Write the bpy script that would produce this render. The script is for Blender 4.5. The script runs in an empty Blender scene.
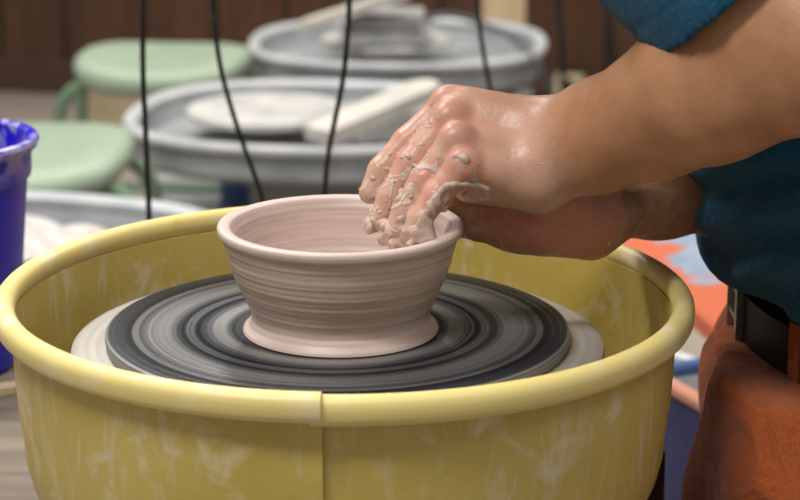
import bpy, math, random
import numpy as np
from mathutils import Vector, Matrix
random.seed(4); rng = np.random.default_rng(4)
PI = math.pi
S = bpy.context.scene; C = S.collection
# ------------------------------------------------------------------ camera
PITCH = math.radians(15.1); FPX = 2300.0
BT = 0.75                                   # height of the bat's top above the floor
CAM = np.array([0.0408, -1.4497, BT + 0.443])
cd = bpy.data.cameras.new('camera'); cam = bpy.data.objects.new('camera', cd); C.objects.link(cam)
cam.location = CAM; cam.rotation_euler = (PI/2 - PITCH, 0, 0)
cd.sensor_width = 22.3; cd.lens = FPX/800*22.3; cd.clip_end = 60
cd.dof.use_dof = True; cd.dof.focus_distance = 1.47; cd.dof.aperture_fstop = 5.6
S.camera = cam
FW = np.array([0, math.cos(PITCH), -math.sin(PITCH)]); UP = np.array([0, math.sin(PITCH), math.cos(PITCH)]); RT = np.array([1., 0, 0])
def P(px, py, y):
    """world point of depth y seen at a place of the photo"""
    d = FW + RT*(px-400)/FPX + UP*(250-py)/FPX
    return CAM + d*((y-CAM[1])/d[1])
def Pz(px, py, z):
    d = FW + RT*(px-400)/FPX + UP*(250-py)/FPX
    return CAM + d*((z-CAM[2])/d[2])
# ------------------------------------------------------------------ colour / material helpers
def lin(c):
    o = []
    for v in c[:3]:
        v /= 255.0
        o.append(v/12.92 if v <= 0.04045 else ((v+0.055)/1.055)**2.4)
    return (*o, 1.0)
def mat(name, col, rough=0.6, col2=None, scale=8, detail=6, lo=0.4, hi=0.65, bump=0.0, bscale=60, stretch=(1,1,1),
        metallic=0.0, spec=0.5, coords='Object', extra=None, sss=0, coat=0, dist=0.0):
    m = bpy.data.materials.new(name); m.use_nodes = True
    nt = m.node_tree; N = nt.nodes; L = nt.links
    b = N['Principled BSDF']; b.inputs['Roughness'].default_value = rough; b.inputs['Metallic'].default_value = metallic
    b.inputs['Specular IOR Level'].default_value = spec
    b.inputs['Coat Weight'].default_value = coat; b.inputs['Coat Roughness'].default_value = 0.2
    if sss:
        b.inputs['Subsurface Weight'].default_value = sss; b.inputs['Subsurface Radius'].default_value = (.012,.005,.003); b.inputs['Subsurface Scale'].default_value = 0.6
    tc = N.new('ShaderNodeTexCoord'); mp = N.new('ShaderNodeMapping'); mp.inputs['Scale'].default_value = stretch
    L.new(tc.outputs[coords], mp.inputs[0])
    cs = None
    if col2 is not None:
        n = N.new('ShaderNodeTexNoise'); n.inputs['Scale'].default_value = scale; n.inputs['Detail'].default_value = detail; n.inputs['Distortion'].default_value = dist
        L.new(mp.outputs[0], n.inputs[0])
        r = N.new('ShaderNodeValToRGB'); r.color_ramp.elements[0].position = lo; r.color_ramp.elements[1].position = hi
        r.color_ramp.elements[0].color = lin(col); r.color_ramp.elements[1].color = lin(col2)
        L.new(n.outputs[0], r.inputs[0]); cs = r.outputs[0]; L.new(cs, b.inputs['Base Color'])
    else: b.inputs['Base Color'].default_value = lin(col)
    if bump:
        n2 = N.new('ShaderNodeTexNoise'); n2.inputs['Scale'].default_value = bscale; n2.inputs['Detail'].default_value = 5; L.new(mp.outputs[0], n2.inputs[0])
        bp = N.new('ShaderNodeBump'); bp.inputs['Strength'].default_value = 1.0; bp.inputs['Distance'].default_value = bump
        L.new(n2.outputs[0], bp.inputs['Height']); L.new(bp.outputs[0], b.inputs['Normal'])
    if extra: extra(nt, b, mp, cs)
    return m
def noise(nt, vec, scale, detail=4, dist=0):
    n = nt.nodes.new('ShaderNodeTexNoise'); n.inputs['Scale'].default_value = scale; n.inputs['Detail'].default_value = detail; n.inputs['Distortion'].default_value = dist
    nt.links.new(vec, n.inputs[0]); return n.outputs[0]
def ramp(nt, fac, stops, interp='LINEAR'):
    r = nt.nodes.new('ShaderNodeValToRGB'); cr = r.color_ramp; cr.interpolation = interp
    while len(cr.elements) < len(stops): cr.elements.new(0.5)
    for e, (p, c) in zip(cr.elements, stops): e.position = p; e.color = c if len(c) == 4 else (*c, 1)
    nt.links.new(fac, r.inputs[0]); return r.outputs[0]
def mixc(nt, fac, a, b):
    m = nt.nodes.new('ShaderNodeMix'); m.data_type = 'RGBA'
    for s, v in ((m.inputs[0], fac), (m.inputs[6], a), (m.inputs[7], b)):
        if isinstance(v, (tuple, float, int)): s.default_value = v
        else: nt.links.new(v, s)
    return m.outputs[2]
def mth(nt, op, a, b=None):
    m = nt.nodes.new('ShaderNodeMath'); m.operation = op
    for i, v in enumerate((a, b)):
        if v is None: continue
        if isinstance(v, (float, int)): m.inputs[i].default_value = v
        else: nt.links.new(v, m.inputs[i])
    return m.outputs[0]
def mapping(nt, src, sc):
    m = nt.nodes.new('ShaderNodeMapping'); m.inputs['Scale'].default_value = sc; nt.links.new(src, m.inputs[0]); return m.outputs[0]
# ------------------------------------------------------------------ mesh helpers
class MB:
    def __init__(s): s.v = []; s.f = []
    def add(s, v, f):
        o = len(s.v); s.v += [tuple(map(float, p)) for p in v]; s.f += [tuple(i+o for i in q) for q in f]; return s
    def box(s, c, d, rot=0, bev=0.0, tilt=None):
        """box with chamfered edges"""
        cx, cy, cz = c; hx, hy, hz = d[0]/2, d[1]/2, d[2]/2; b = min(bev, hx*.9, hy*.9, hz*.9)
        M = Matrix.Rotation(rot, 4, 'Z')
        if tilt: M = M @ Matrix.Rotation(tilt[0], 4, 'X') @ Matrix.Rotation(tilt[1], 4, 'Y')
        if b <= 0:
            v = [(x*hx, y*hy, z*hz) for z in (-1,1) for y in (-1,1) for x in (-1,1)]
            f = [(0,2,3,1),(4,5,7,6),(0,1,5,4),(2,6,7,3),(0,4,6,2),(1,3,7,5)]
        else:
            v = []; f = []; idx = {}
            for sx in (-1,1):
                for sy in (-1,1):
                    for sz in (-1,1):
                        for ax in range(3):
                            p = [sx*(hx-b), sy*(hy-b), sz*(hz-b)]; p[ax] = (sx,sy,sz)[ax]*(hx,hy,hz)[ax]
                            idx[(sx,sy,sz,ax)] = len(v); v.append(tuple(p))
            for ax in range(3):
                a1, a2 = [(1,2),(2,0),(0,1)][ax]
                for sg in (-1,1):
                    q = []
                    for u, w in ((-1,-1),(1,-1),(1,1),(-1,1)):
                        k = [0,0,0]; k[ax] = sg; k[a1] = u; k[a2] = w; q.append(idx[(*k, ax)])
                    f.append(tuple(q if sg > 0 else q[::-1]))
                for u in (-1,1):
                    for w in (-1,1):
                        k1 = [0,0,0]; k1[a1] = u; k1[a2] = w; k2 = list(k1); k1[ax] = -1; k2[ax] = 1
                        f.append((idx[(*k1,a1)], idx[(*k2,a1)], idx[(*k2,a2)], idx[(*k1,a2)]))
            for sx in (-1,1):
                for sy in (-1,1):
                    for sz in (-1,1): f.append(tuple(idx[(sx,sy,sz,ax)] for ax in range(3)))
        v = [tuple((M @ Vector(p)) + Vector((cx,cy,cz))) for p in v]
        return s.add(v, f)
    def lathe(s, prof, n=64, c=(0,0,0), a0=0, a1=2*PI, fn=None, closed=False):
        full = abs(a1-a0-2*PI) < 1e-6; m = n if full else n+1; k = len(prof); v = []; f = []
        for i in range(m):
            a = a0+(a1-a0)*i/n
            for (r, z) in prof:
                if fn: r, z = fn(a, r, z)
                v.append((c[0]+r*math.cos(a), c[1]+r*math.sin(a), c[2]+z))
        for i in range(n):
            j = (i+1) % m
            for q in range(k if closed else k-1):
                w = (q+1) % k; f.append((i*k+q, j*k+q, j*k+w, i*k+w))
        if closed and not full: f.append(tuple(range(k))[::-1]); f.append(tuple((m-1)*k+q for q in range(k)))
        return s.add(v, f)
    def tube(s, pts, r, n=10, cap=True):
        pts = [Vector(p) for p in pts]; k = len(pts); rr = r if hasattr(r, '__len__') else [r]*k; v = []; f = []
        up = Vector((0,0,1)); t0 = (pts[1]-pts[0]).normalized()
        if abs(t0.dot(up)) > .9: up = Vector((0,1,0))
        nrm = (up - t0*up.dot(t0)).normalized()
        for i, p in enumerate(pts):
            t = (pts[min(i+1,k-1)]-pts[max(i-1,0)]).normalized()
            nrm = (nrm - t*nrm.dot(t)).normalized(); bn = t.cross(nrm)
            for j in range(n):
                a = 2*PI*j/n; v.append(tuple(p + (nrm*math.cos(a)+bn*math.sin(a))*rr[i]))
        for i in range(k-1):
            for j in range(n): j2 = (j+1) % n; f.append((i*n+j, i*n+j2, (i+1)*n+j2, (i+1)*n+j))
        if cap: f.append(tuple(range(n))[::-1]); f.append(tuple((k-1)*n+j for j in range(n)))
        return s.add(v, f)
    def build(s, name, m, parent=None, smooth=True, sharp=35):
        me = bpy.data.meshes.new(name); me.from_pydata(s.v, [], s.f)
        me.materials.append(m); me.validate(); me.update()
        import bmesh
        bm = bmesh.new(); bm.from_mesh(me); bmesh.ops.recalc_face_normals(bm, faces=bm.faces)
        for e in bm.edges:
            if len(e.link_faces) == 2 and e.calc_face_angle(0) > math.radians(sharp): e.smooth = False
        for q in bm.faces: q.smooth = smooth
        bm.to_mesh(me); bm.free()
        o = bpy.data.objects.new(name, me); C.objects.link(o)
        if parent: o.parent = parent
        return o
def tag(o, label=None, cat=None, group=None, kind=None):
    if label: o['label'] = label
    if cat: o['category'] = cat
    if group: o['group'] = group
    if kind: o['kind'] = kind
    return o
def empty(name, loc=(0,0,0), rz=0):
    o = bpy.data.objects.new(name, None); C.objects.link(o); o.location = loc; o.rotation_euler = (0,0,rz); o.empty_display_size = .05; return o
def copy_tree(o, parent=None):
    c = o.copy(); C.objects.link(c); c.parent = parent
    for ch in list(o.children): copy_tree(ch, c)
    return c
def bez(pts, n=8):
    """Catmull-Rom through points"""
    p = [np.array(q, float) for q in pts]; p = [2*p[0]-p[1]] + p + [2*p[-1]-p[-2]]; out = []
    for i in range(1, len(p)-2):
        for k in range(n):
            t = k/n
            out.append(0.5*((2*p[i]) + (-p[i-1]+p[i+1])*t + (2*p[i-1]-5*p[i]+4*p[i+1]-p[i+2])*t*t + (-p[i-1]+3*p[i]-3*p[i+1]+p[i+2])*t**3))
    out.append(p[-2]); return out
# ------------------------------------------------------------------ signed distance modelling
class Field:
    def __init__(s, xs, ys, zs):
        s.ax = [np.asarray(a, np.float32) for a in (xs, ys, zs)]
        s.d = np.full([len(a) for a in s.ax], 0.06, np.float32)
    def sl(s, lo, hi):
        r = []
        for a, l, h in zip(s.ax, lo, hi):
            i = max(0, np.searchsorted(a, l)-1); j = min(len(a), np.searchsorted(a, h)+1); r.append(slice(i, max(i+1, j)))
        return tuple(r)
    def xyz(s, sl):
        return s.ax[0][sl[0]][:,None,None], s.ax[1][sl[1]][None,:,None], s.ax[2][sl[2]][None,None,:]
def smin(a, b, k):
    if k <= 0: return np.minimum(a, b)
    h = np.maximum(k-np.abs(a-b), 0)/k
    return np.minimum(a, b) - h*h*k*0.25
def capd(X, Y, Z, a, b, ra, rb, ys=1.0):
    """tapered capsule; ys widens it along y"""
    a = np.asarray(a, float); b = np.asarray(b, float); y0 = (a[1]+b[1])/2
    if ys != 1.0:
        Y = (Y-y0)/ys+y0; a = a.copy(); b = b.copy(); a[1] = (a[1]-y0)/ys+y0; b[1] = (b[1]-y0)/ys+y0
    d = b-a; L = max(float(d@d), 1e-12)
    px, py, pz = X-a[0], Y-a[1], Z-a[2]
    t = np.clip((px*d[0]+py*d[1]+pz*d[2])/L, 0, 1)
    return np.sqrt((px-t*d[0])**2+(py-t*d[1])**2+(pz-t*d[2])**2) - (ra+(rb-ra)*t)
def elld(X, Y, Z, c, r, R=None):
    px, py, pz = X-c[0], Y-c[1], Z-c[2]
    if R is not None:
        R = np.asarray(R); px, py, pz = (R[i][0]*px+R[i][1]*py+R[i][2]*pz for i in range(3))
    k0 = np.sqrt((px/r[0])**2+(py/r[1])**2+(pz/r[2])**2); return (k0-1)*min(r)
def merge(F, prims, k, inner=None, sub=False):
    """prims: list of (a,b,ra,rb[,ys]); unite them with blend `inner`, then blend into the field with k"""
    pts = np.array([p[0] for p in prims]+[p[1] for p in prims]); rm = max(max(p[2], p[3])*max(1, p[4] if len(p) > 4 else 1) for p in prims)
    sl = F.sl(pts.min(0)-rm-.012-k, pts.max(0)+rm+.012+k); X, Y, Z = F.xyz(sl); g = None
    for p in prims:
        q = capd(X, Y, Z, *p).astype(np.float32); g = q if g is None else smin(g, q, inner or 0)
    F.d[sl] = smin(F.d[sl], g, k) if not sub else np.maximum(F.d[sl], -g)
def chain(pts, rs, ys=1.0): return [(pts[i], pts[i+1], rs[i], rs[i+1], ys) for i in range(len(pts)-1)]
def surface(F, name, m, parent=None, smooth_it=2):
    d = F.d; s = d < 0
    nx, ny, nz = d.shape
    cnt = np.zeros((nx-1, ny-1, nz-1), np.int8)
    for i in (0,1):
        for j in (0,1):
            for k in (0,1): cnt += s[i:nx-1+i, j:ny-1+j, k:nz-1+k]
    act = (cnt > 0) & (cnt < 8); idx = np.argwhere(act); n = len(idx)
    vid = np.full(act.shape, -1, np.int32); vid[act] = np.arange(n)
    acc = np.zeros((n,3)); w = np.zeros(n)
    cor = [(i,j,k) for i in (0,1) for j in (0,1) for k in (0,1)]
    def val(c): return d[idx[:,0]+c[0], idx[:,1]+c[1], idx[:,2]+c[2]].astype(float)
    def pos(c): return np.stack([F.ax[q][idx[:,q]+c[q]] for q in range(3)], 1).astype(float)
    for a in cor:
        for q in range(3):
            if a[q] == 1: continue
            b = list(a); b[q] = 1; va, vb = val(a), val(b); cr = (va < 0) != (vb < 0)
            t = np.where(cr, va/np.where(cr, va-vb, 1), 0)
            p = pos(a)*(1-t)[:,None]+pos(b)*t[:,None]; acc[cr] += p[cr]; w[cr] += 1
    V = acc/w[:,None]; faces = []
    for q in range(3):
        u, v = (q+1) % 3, (q+2) % 3
        A = [slice(1,-1)]*3; A[q] = slice(0, d.shape[q]-1); B = list(A); B[q] = slice(1, d.shape[q])
        sa, sb = s[tuple(A)], s[tuple(B)]; e = np.argwhere(sa != sb); fl = sa[tuple(e.T)]
        base = e.copy(); base[:,u] += 1; base[:,v] += 1
        def g(du, dv): c = base.copy(); c[:,u] -= du; c[:,v] -= dv; return vid[c[:,0], c[:,1], c[:,2]]
        Q = np.stack([g(1,1), g(0,1), g(0,0), g(1,0)], 1); Q[~fl] = Q[~fl][:, ::-1]; faces.append(Q)
    Fq = np.concatenate(faces); Fq = Fq[(Fq >= 0).all(1)]
    # light smoothing of the vertex positions
    e = np.concatenate([Fq[:,[i,(i+1)%4]] for i in range(4)])
    for _ in range(smooth_it):
        a = np.zeros_like(V); c = np.zeros(len(V)); np.add.at(a, e[:,0], V[e[:,1]]); np.add.at(a, e[:,1], V[e[:,0]])
        np.add.at(c, e[:,0], 1); np.add.at(c, e[:,1], 1); V = V*.5 + .5*a/np.maximum(c,1)[:,None]
    me = bpy.data.meshes.new(name); me.vertices.add(len(V)); me.vertices.foreach_set('co', V.astype(np.float32).ravel())
    me.loops.add(Fq.size); me.loops.foreach_set('vertex_index', Fq.ravel().astype(np.int32))
    me.polygons.add(len(Fq)); me.polygons.foreach_set('loop_start', np.arange(0, Fq.size, 4, dtype=np.int32))
    me.polygons.foreach_set('loop_total', np.full(len(Fq), 4, np.int32)); me.polygons.foreach_set('use_smooth', np.ones(len(Fq), bool))
    me.update(calc_edges=True); me.validate(); me.materials.append(m)
    o = bpy.data.objects.new(name, me); C.objects.link(o)
    if parent: o.parent = parent
    return o, V
def vn(P3, sc, seed=0):
    """cheap smooth value noise built of sines, for folds and lumps"""
    r = np.random.default_rng(seed); out = 0
    for _ in range(7):
        k = r.normal(size=3); k /= np.linalg.norm(k); k *= sc*r.uniform(.6, 1.5); ph = r.uniform(0, 6.28)
        out = out + np.sin(P3[0]*k[0]+P3[1]*k[1]+P3[2]*k[2]+ph)
    return out/4
def axis(segs):
    """segments of (start, end, step) joined with growing steps"""
    out = [segs[0][0]]
    for a, b, st in segs:
        n = max(1, int(round((b-out[-1])/st))); out += list(np.linspace(out[-1], b, n+1)[1:])
    return np.array(out)
# =================================================================== MATERIALS
def pan_extra(nt, b, mp, cs):
    L = nt.links; tc = nt.nodes.new('ShaderNodeTexCoord'); ob = tc.outputs['Object']
    base = mixc(nt, ramp(nt, noise(nt, ob, 9, 3), [(.35,(0,0,0)),(.7,(1,1,1))]), lin((190,167,82)), lin((202,181,102)))
    st = noise(nt, mapping(nt, ob, (30,30,7)), 1.5, 6, 2.5)
    st = ramp(nt, st, [(.52,(0,0,0)),(.68,(1,1,1))]); msk = ramp(nt, noise(nt, ob, 9, 3), [(.40,(0,0,0)),(.58,(1,1,1))])
    f = mth(nt, 'MULTIPLY', mth(nt, 'MULTIPLY', st, msk), .6)
    base = mixc(nt, f, base, lin((214,200,168)))
    sm = ramp(nt, noise(nt, ob, 22, 8, 1.0), [(.58,(0,0,0)),(.68,(1,1,1))])
    base = mixc(nt, mth(nt, 'MULTIPLY', sm, .6), base, lin((222,208,180)))
    L.new(base, b.inputs['Base Color'])
    bp = nt.nodes.new('ShaderNodeBump'); bp.inputs['Distance'].default_value = .0006; L.new(noise(nt, ob, 60, 4), bp.inputs['Height']); L.new(bp.outputs[0], b.inputs['Normal'])
M_pan = mat('yellow_plastic', (200,172,70), .42, extra=pan_extra, spec=.4)
def rim_extra(nt, b, mp, cs):
    tc = nt.nodes.new('ShaderNodeTexCoord'); ob = tc.outputs['Object']
    f = ramp(nt, noise(nt, ob, 26, 7, .8), [(.52,(0,0,0)),(.68,(1,1,1))])
    c = mixc(nt, f, lin((228,208,134)), lin((230,214,172)))
    d = ramp(nt, noise(nt, ob, 14, 5), [(.60,(0,0,0)),(.68,(1,1,1))])
    nt.links.new(mixc(nt, mth(nt, 'MULTIPLY', d, .45), c, lin((206,180,98))), b.inputs['Base Color'])
M_rim = mat('yellow_rim', (225,200,110), .4, extra=rim_extra, spec=.45)
def radial(nt, ob):
    sx = nt.nodes.new('ShaderNodeSeparateXYZ'); nt.links.new(ob, sx.inputs[0])
    r = mth(nt, 'SQRT', mth(nt, 'ADD', mth(nt, 'MULTIPLY', sx.outputs[0], sx.outputs[0]), mth(nt, 'MULTIPLY', sx.outputs[1], sx.outputs[1])))
    cb = nt.nodes.new('ShaderNodeCombineXYZ'); nt.links.new(r, cb.inputs[0]); nt.links.new(mth(nt,'MULTIPLY',sx.outputs[2],1.0), cb.inputs[2])
    return r, cb.outputs[0]
def bat_extra(nt, b, mp, cs):
    tc = nt.nodes.new('ShaderNodeTexCoord'); ob = tc.outputs['Object']; L = nt.links
    r, rv = radial(nt, ob)
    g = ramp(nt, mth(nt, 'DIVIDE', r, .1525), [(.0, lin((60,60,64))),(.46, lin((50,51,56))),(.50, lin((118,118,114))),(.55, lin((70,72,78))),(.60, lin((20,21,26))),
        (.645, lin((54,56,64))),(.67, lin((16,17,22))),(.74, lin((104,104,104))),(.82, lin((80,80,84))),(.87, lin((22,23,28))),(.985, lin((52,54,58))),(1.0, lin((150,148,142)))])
    n1 = noise(nt, rv, 330, 3); n1 = ramp(nt, n1, [(.35,(0,0,0)),(.65,(1,1,1))])
    c = mixc(nt, mth(nt, 'MULTIPLY', n1, .5), g, lin((16,17,22)))
    n2 = ramp(nt, noise(nt, rv, 140, 2), [(.52,(0,0,0)),(.62,(1,1,1))])
    c = mixc(nt, mth(nt, 'MULTIPLY', n2, .2), c, lin((150,147,142)))
    L.new(c, b.inputs['Base Color'])
    bw = nt.nodes.new('ShaderNodeRGBToBW'); L.new(c, bw.inputs[0]); L.new(ramp(nt, bw.outputs[0], [(.01,(.03,.03,.03)),(.06,(.22,.22,.22)),(.17,(.9,.9,.9))]), b.inputs['Specular IOR Level'])
    L.new(mth(nt, 'ADD', .22, mth(nt, 'MULTIPLY', n1, .2)), b.inputs['Roughness'])
    b.inputs['Anisotropic'].default_value = .85
    tg = nt.nodes.new('ShaderNodeTangent'); tg.direction_type = 'RADIAL'; tg.axis = 'Z'; L.new(tg.outputs[0], b.inputs['Tangent'])
    bp = nt.nodes.new('ShaderNodeBump'); bp.inputs['Distance'].default_value = .00012; L.new(noise(nt, rv, 260, 3), bp.inputs['Height']); L.new(bp.outputs[0], b.inputs['Normal'])
M_bat = mat('wet_slip_bat', (50,52,58), .28, extra=bat_extra, spec=.42, metallic=.0)
def head_extra(nt, b, mp, cs):
    tc = nt.nodes.new('ShaderNodeTexCoord'); r, rv = radial(nt, tc.outputs['Object'])
    nt.links.new(ramp(nt, noise(nt, rv, 120, 4), [(.3, lin((150,145,140))),(.7, lin((184,178,172)))]), b.inputs['Base Color'])
M_head = mat('cast_wheel_head', (190,185,180), .38, extra=head_extra, metallic=.15)
def clay_extra(nt, b, mp, cs):
    tc = nt.nodes.new('ShaderNodeTexCoord'); L = nt.links; sx = nt.nodes.new('ShaderNodeSeparateXYZ'); L.new(tc.outputs['Object'], sx.inputs[0])
    v = mapping(nt, tc.outputs['Object'], (.04,.04,1)); n = noise(nt, v, 420, 4)
    v2 = mapping(nt, tc.outputs['Object'], (1.5,1.5,14)); n2 = noise(nt, v2, 10, 3)
    c = mixc(nt, n, lin((198,177,169)), lin((216,196,189)))
    c = mixc(nt, mth(nt,'MULTIPLY', ramp(nt, n2, [(.4,(0,0,0)),(.7,(1,1,1))]), .35), c, lin((176,150,136)))
    L.new(c, b.inputs['Base Color'])
    bp = nt.nodes.new('ShaderNodeBump'); bp.inputs['Distance'].default_value = .0003; L.new(n, bp.inputs['Height']); L.new(bp.outputs[0], b.inputs['Normal'])
M_clay = mat('wet_clay', (200,172,160), .42, extra=clay_extra, spec=.45)
def skin_extra(nt, b, mp, cs):
    L = nt.links; tc = nt.nodes.new('ShaderNodeTexCoord'); ob = tc.outputs['Object']
    at = nt.nodes.new('ShaderNodeVertexColor'); at.layer_name = 'tone'; sp = nt.nodes.new('ShaderNodeSeparateColor'); L.new(at.outputs[0], sp.inputs[0])
    base = mixc(nt, ramp(nt, noise(nt, ob, 40, 5), [(.35,(0,0,0)),(.65,(1,1,1))]), lin((168,118,84)), lin((184,134,98)))
    base = mixc(nt, mth(nt, 'MULTIPLY', sp.outputs[2], .7), base, lin((208,164,144)))
    base = mixc(nt, mth(nt, 'MULTIPLY', sp.outputs[0], .6), base, lin((206,124,106)))          # pink knuckles and palm
    # dried slip smears
    n = noise(nt, mapping(nt, ob, (1,1,1)), 70, 7, 1.2); thr = mth(nt, 'SUBTRACT', n, mth(nt, 'SUBTRACT', .80, mth(nt, 'MULTIPLY', sp.outputs[1], .30)))
    f = ramp(nt, mth(nt, 'MULTIPLY', thr, 12), [(0.,(0,0,0)),(1.,(1,1,1))])
    n3 = ramp(nt, noise(nt, ob, 160, 6), [(.42,(0,0,0)),(.7,(1,1,1))])
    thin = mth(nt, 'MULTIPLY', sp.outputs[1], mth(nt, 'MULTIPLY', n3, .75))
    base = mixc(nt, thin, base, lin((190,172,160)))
    base = mixc(nt, mth(nt, 'MULTIPLY', f, .85), base, lin((204,186,172)))
    L.new(base, b.inputs['Base Color'])
    hgt = mth(nt, 'ADD', mth(nt, 'MULTIPLY', noise(nt, ob, 330, 5), .35), mth(nt, 'MULTIPLY', f, 1.0))
    hgt = mth(nt, 'ADD', hgt, mth(nt, 'MULTIPLY', noise(nt, ob, 110, 3), .5))
    bp = nt.nodes.new('ShaderNodeBump'); bp.inputs['Distance'].default_value = .0007; L.new(hgt, bp.inputs['Height']); L.new(bp.outputs[0], b.inputs['Normal'])
    rg = mth(nt, 'SUBTRACT', .5, mth(nt, 'MULTIPLY', sp.outputs[2], .16)); L.new(rg, b.inputs['Roughness'])
M_skin = mat('skin', (190,140,105), .5, extra=skin_extra, sss=.06, spec=.4)
def cloth_extra(c1, c2, sc=900, dist=.0006, fold=.004):
    def fn(nt, b, mp, cs):
        L = nt.links; tc = nt.nodes.new('ShaderNodeTexCoord'); ob = tc.outputs['Object']
        n = noise(nt, ob, sc*.35, 4); c = mixc(nt, ramp(nt, n, [(.35,(0,0,0)),(.65,(1,1,1))]), lin(c1), lin(c2)); L.new(c, b.inputs['Base Color'])
        b.inputs['Sheen Weight'].default_value = .12; b.inputs['Sheen Roughness'].default_value = .5
        v = nt.nodes.new('ShaderNodeTexVoronoi'); v.inputs['Scale'].default_value = sc; L.new(ob, v.inputs[0])
        b1 = nt.nodes.new('ShaderNodeBump'); b1.inputs['Distance'].default_value = dist; L.new(v.outputs[0], b1.inputs['Height'])
        b2 = nt.nodes.new('ShaderNodeBump'); b2.inputs['Distance'].default_value = fold; L.new(noise(nt, mapping(nt, ob, (1,.6,1)), 16, 3, 1.0), b2.inputs['Height'])
        L.new(b1.outputs[0], b2.inputs['Normal']); L.new(b2.outputs[0], b.inputs['Normal'])
    return fn
M_shirt = mat('teal_fleece', (30,78,104), .95, extra=cloth_extra((20,70,96),(30,84,112), 1100, .0005, .008), spec=.1)
M_pants = mat('rust_canvas', (150,72,38), .85, extra=cloth_extra((140,68,30),(158,80,38), 1300, .0003, .022), spec=.2)
M_belt = mat('black_leather', (14,13,14), .6, bump=.0004, bscale=300)
M_steel = mat('buckle_metal', (170,165,150), .3, metallic=.9)
M_hair = mat('dark_hair', (32,24,20), .6, bump=.002, bscale=200)
M_eye = mat('eye_white', (230,228,222), .2)
M_shoe = mat('worn_shoe', (60,52,48), .7, (84,76,70))
M_cord = mat('black_cord', (22,22,24), .5, (60,58,56), scale=60, lo=.62, hi=.75)
M_greycord = mat('grey_cord', (84,84,84), .6)
def bucket_extra(nt, b, mp, cs):
    tc = nt.nodes.new('ShaderNodeTexCoord'); ob = tc.outputs['Object']; sx = nt.nodes.new('ShaderNodeSeparateXYZ'); nt.links.new(ob, sx.inputs[0])
    h = ramp(nt, sx.outputs[2], [(.155,(0,0,0)),(.192,(1,1,1))]); n = ramp(nt, noise(nt, ob, 45, 8, .5), [(.44,(0,0,0)),(.56,(1,1,1))])
    n2 = ramp(nt, noise(nt, mapping(nt, ob, (3,3,1)), 12, 6), [(.6,(0,0,0)),(.75,(1,1,1))])
    f = mth(nt, 'ADD', mth(nt, 'MULTIPLY', mth(nt, 'MULTIPLY', h, n), .8), mth(nt, 'MULTIPLY', n2, .18))
    nt.links.new(mixc(nt, f, lin((36,28,200)), lin((196,188,208))), b.inputs['Base Color'])
M_bucket = mat('blue_plastic', (34,26,196), .3, extra=bucket_extra)
M_tray = mat('grey_tray', (138,141,144), .5, (164,166,168), scale=12, bump=.001)
M_traylip = mat('pale_tray_lip', (182,185,188), .45, (204,205,206), scale=12)
M_trayside = mat('grey_tray_side', (128,128,130), .6, (146,145,144), scale=10)
M_disc = mat('slip_coated_disc', (204,201,196), .6, (162,161,160), scale=14, lo=.4, hi=.7)
M_steelgrey = mat('painted_grey_steel', (140,141,142), .5, (158,157,156), scale=8)
M_board = mat('pale_plaster_board', (208,202,193), .75, (190,184,175), scale=9)
M_boardside = mat('grey_board_side', (160,160,158), .8, (180,178,172), scale=14)
M_mint = mat('mint_paint', (148,166,144), .45, (164,178,156), scale=5, lo=.4, hi=.7)
M_mintleg = mat('mint_tube', (112,138,112), .45)
def wood_extra(c1, c2, dark, period):
    def fn(nt, b, mp, cs):
        L = nt.links; tc = nt.nodes.new('ShaderNodeTexCoord'); ob = tc.outputs['Object']; sx = nt.nodes.new('ShaderNodeSeparateXYZ'); L.new(ob, sx.inputs[0])
        g = noise(nt, mapping(nt, ob, (14,14,1.2)), 3, 6, 1.2); c = mixc(nt, ramp(nt, g, [(.35,(0,0,0)),(.7,(1,1,1))]), lin(c1), lin(c2))
        n = ramp(nt, noise(nt, ob, 3, 3), [(.4,(0,0,0)),(.7,(1,1,1))]); c = mixc(nt, mth(nt,'MULTIPLY',n,.5), c, lin(dark))
        L.new(c, b.inputs['Base Color'])
    return fn
M_panel = mat('walnut_panelling', (70,44,26), .5, extra=wood_extra((72,46,29),(98,64,41),(52,33,21), .2))
M_groove = mat('panel_groove', (24,16,12), .8)
M_post = mat('pale_pine', (196,172,136), .6, (210,188,152), scale=5, stretch=(8,8,1))
M_floor = mat('dusty_floor', (166,154,142), .7, (144,130,120), scale=2.5, bump=.001)
M_table = mat('weathered_wood_table', (112,100,86), .7, (134,122,108), scale=5, stretch=(1,9,1), bump=.0006)
M_housing = mat('dark_motor_housing', (70,62,40), .5, (54,46,36), scale=10)
M_rust = mat('rusty_frame', (84,50,36), .6, (60,40,32), scale=14)
M_stick = mat('pale_wood_tool', (206,188,154), .6, (190,168,132), scale=20)
def towel_extra(nt, b, mp, cs):
    tc = nt.nodes.new('ShaderNodeTexCoord'); v = nt.nodes.new('ShaderNodeTexVoronoi'); v.inputs['Scale'].default_value = 95; v.inputs['Randomness'].default_value = .25
    nt.links.new(tc.outputs['Object'], v.inputs[0])
    nt.links.new(ramp(nt, v.outputs[0], [(.1, lin((150,138,134))),(.55, lin((216,206,200)))]), b.inputs['Base Color'])
    bp = nt.nodes.new('ShaderNodeBump'); bp.inputs['Distance'].default_value = .004; nt.links.new(v.outputs[0], bp.inputs['Height']); nt.links.new(bp.outputs[0], b.inputs['Normal'])
M_towel = mat('waffle_cloth', (205,195,190), .95, extra=towel_extra)
PTL = (.60,1.13); PTR = .2
def tl(px, py):
    q = Pz(px, py, .48); x, y = q[0]-PTL[0], q[1]-PTL[1]; return (x*math.cos(PTR)+y*math.sin(PTR), -x*math.sin(PTR)+y*math.cos(PTR), .48)
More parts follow.
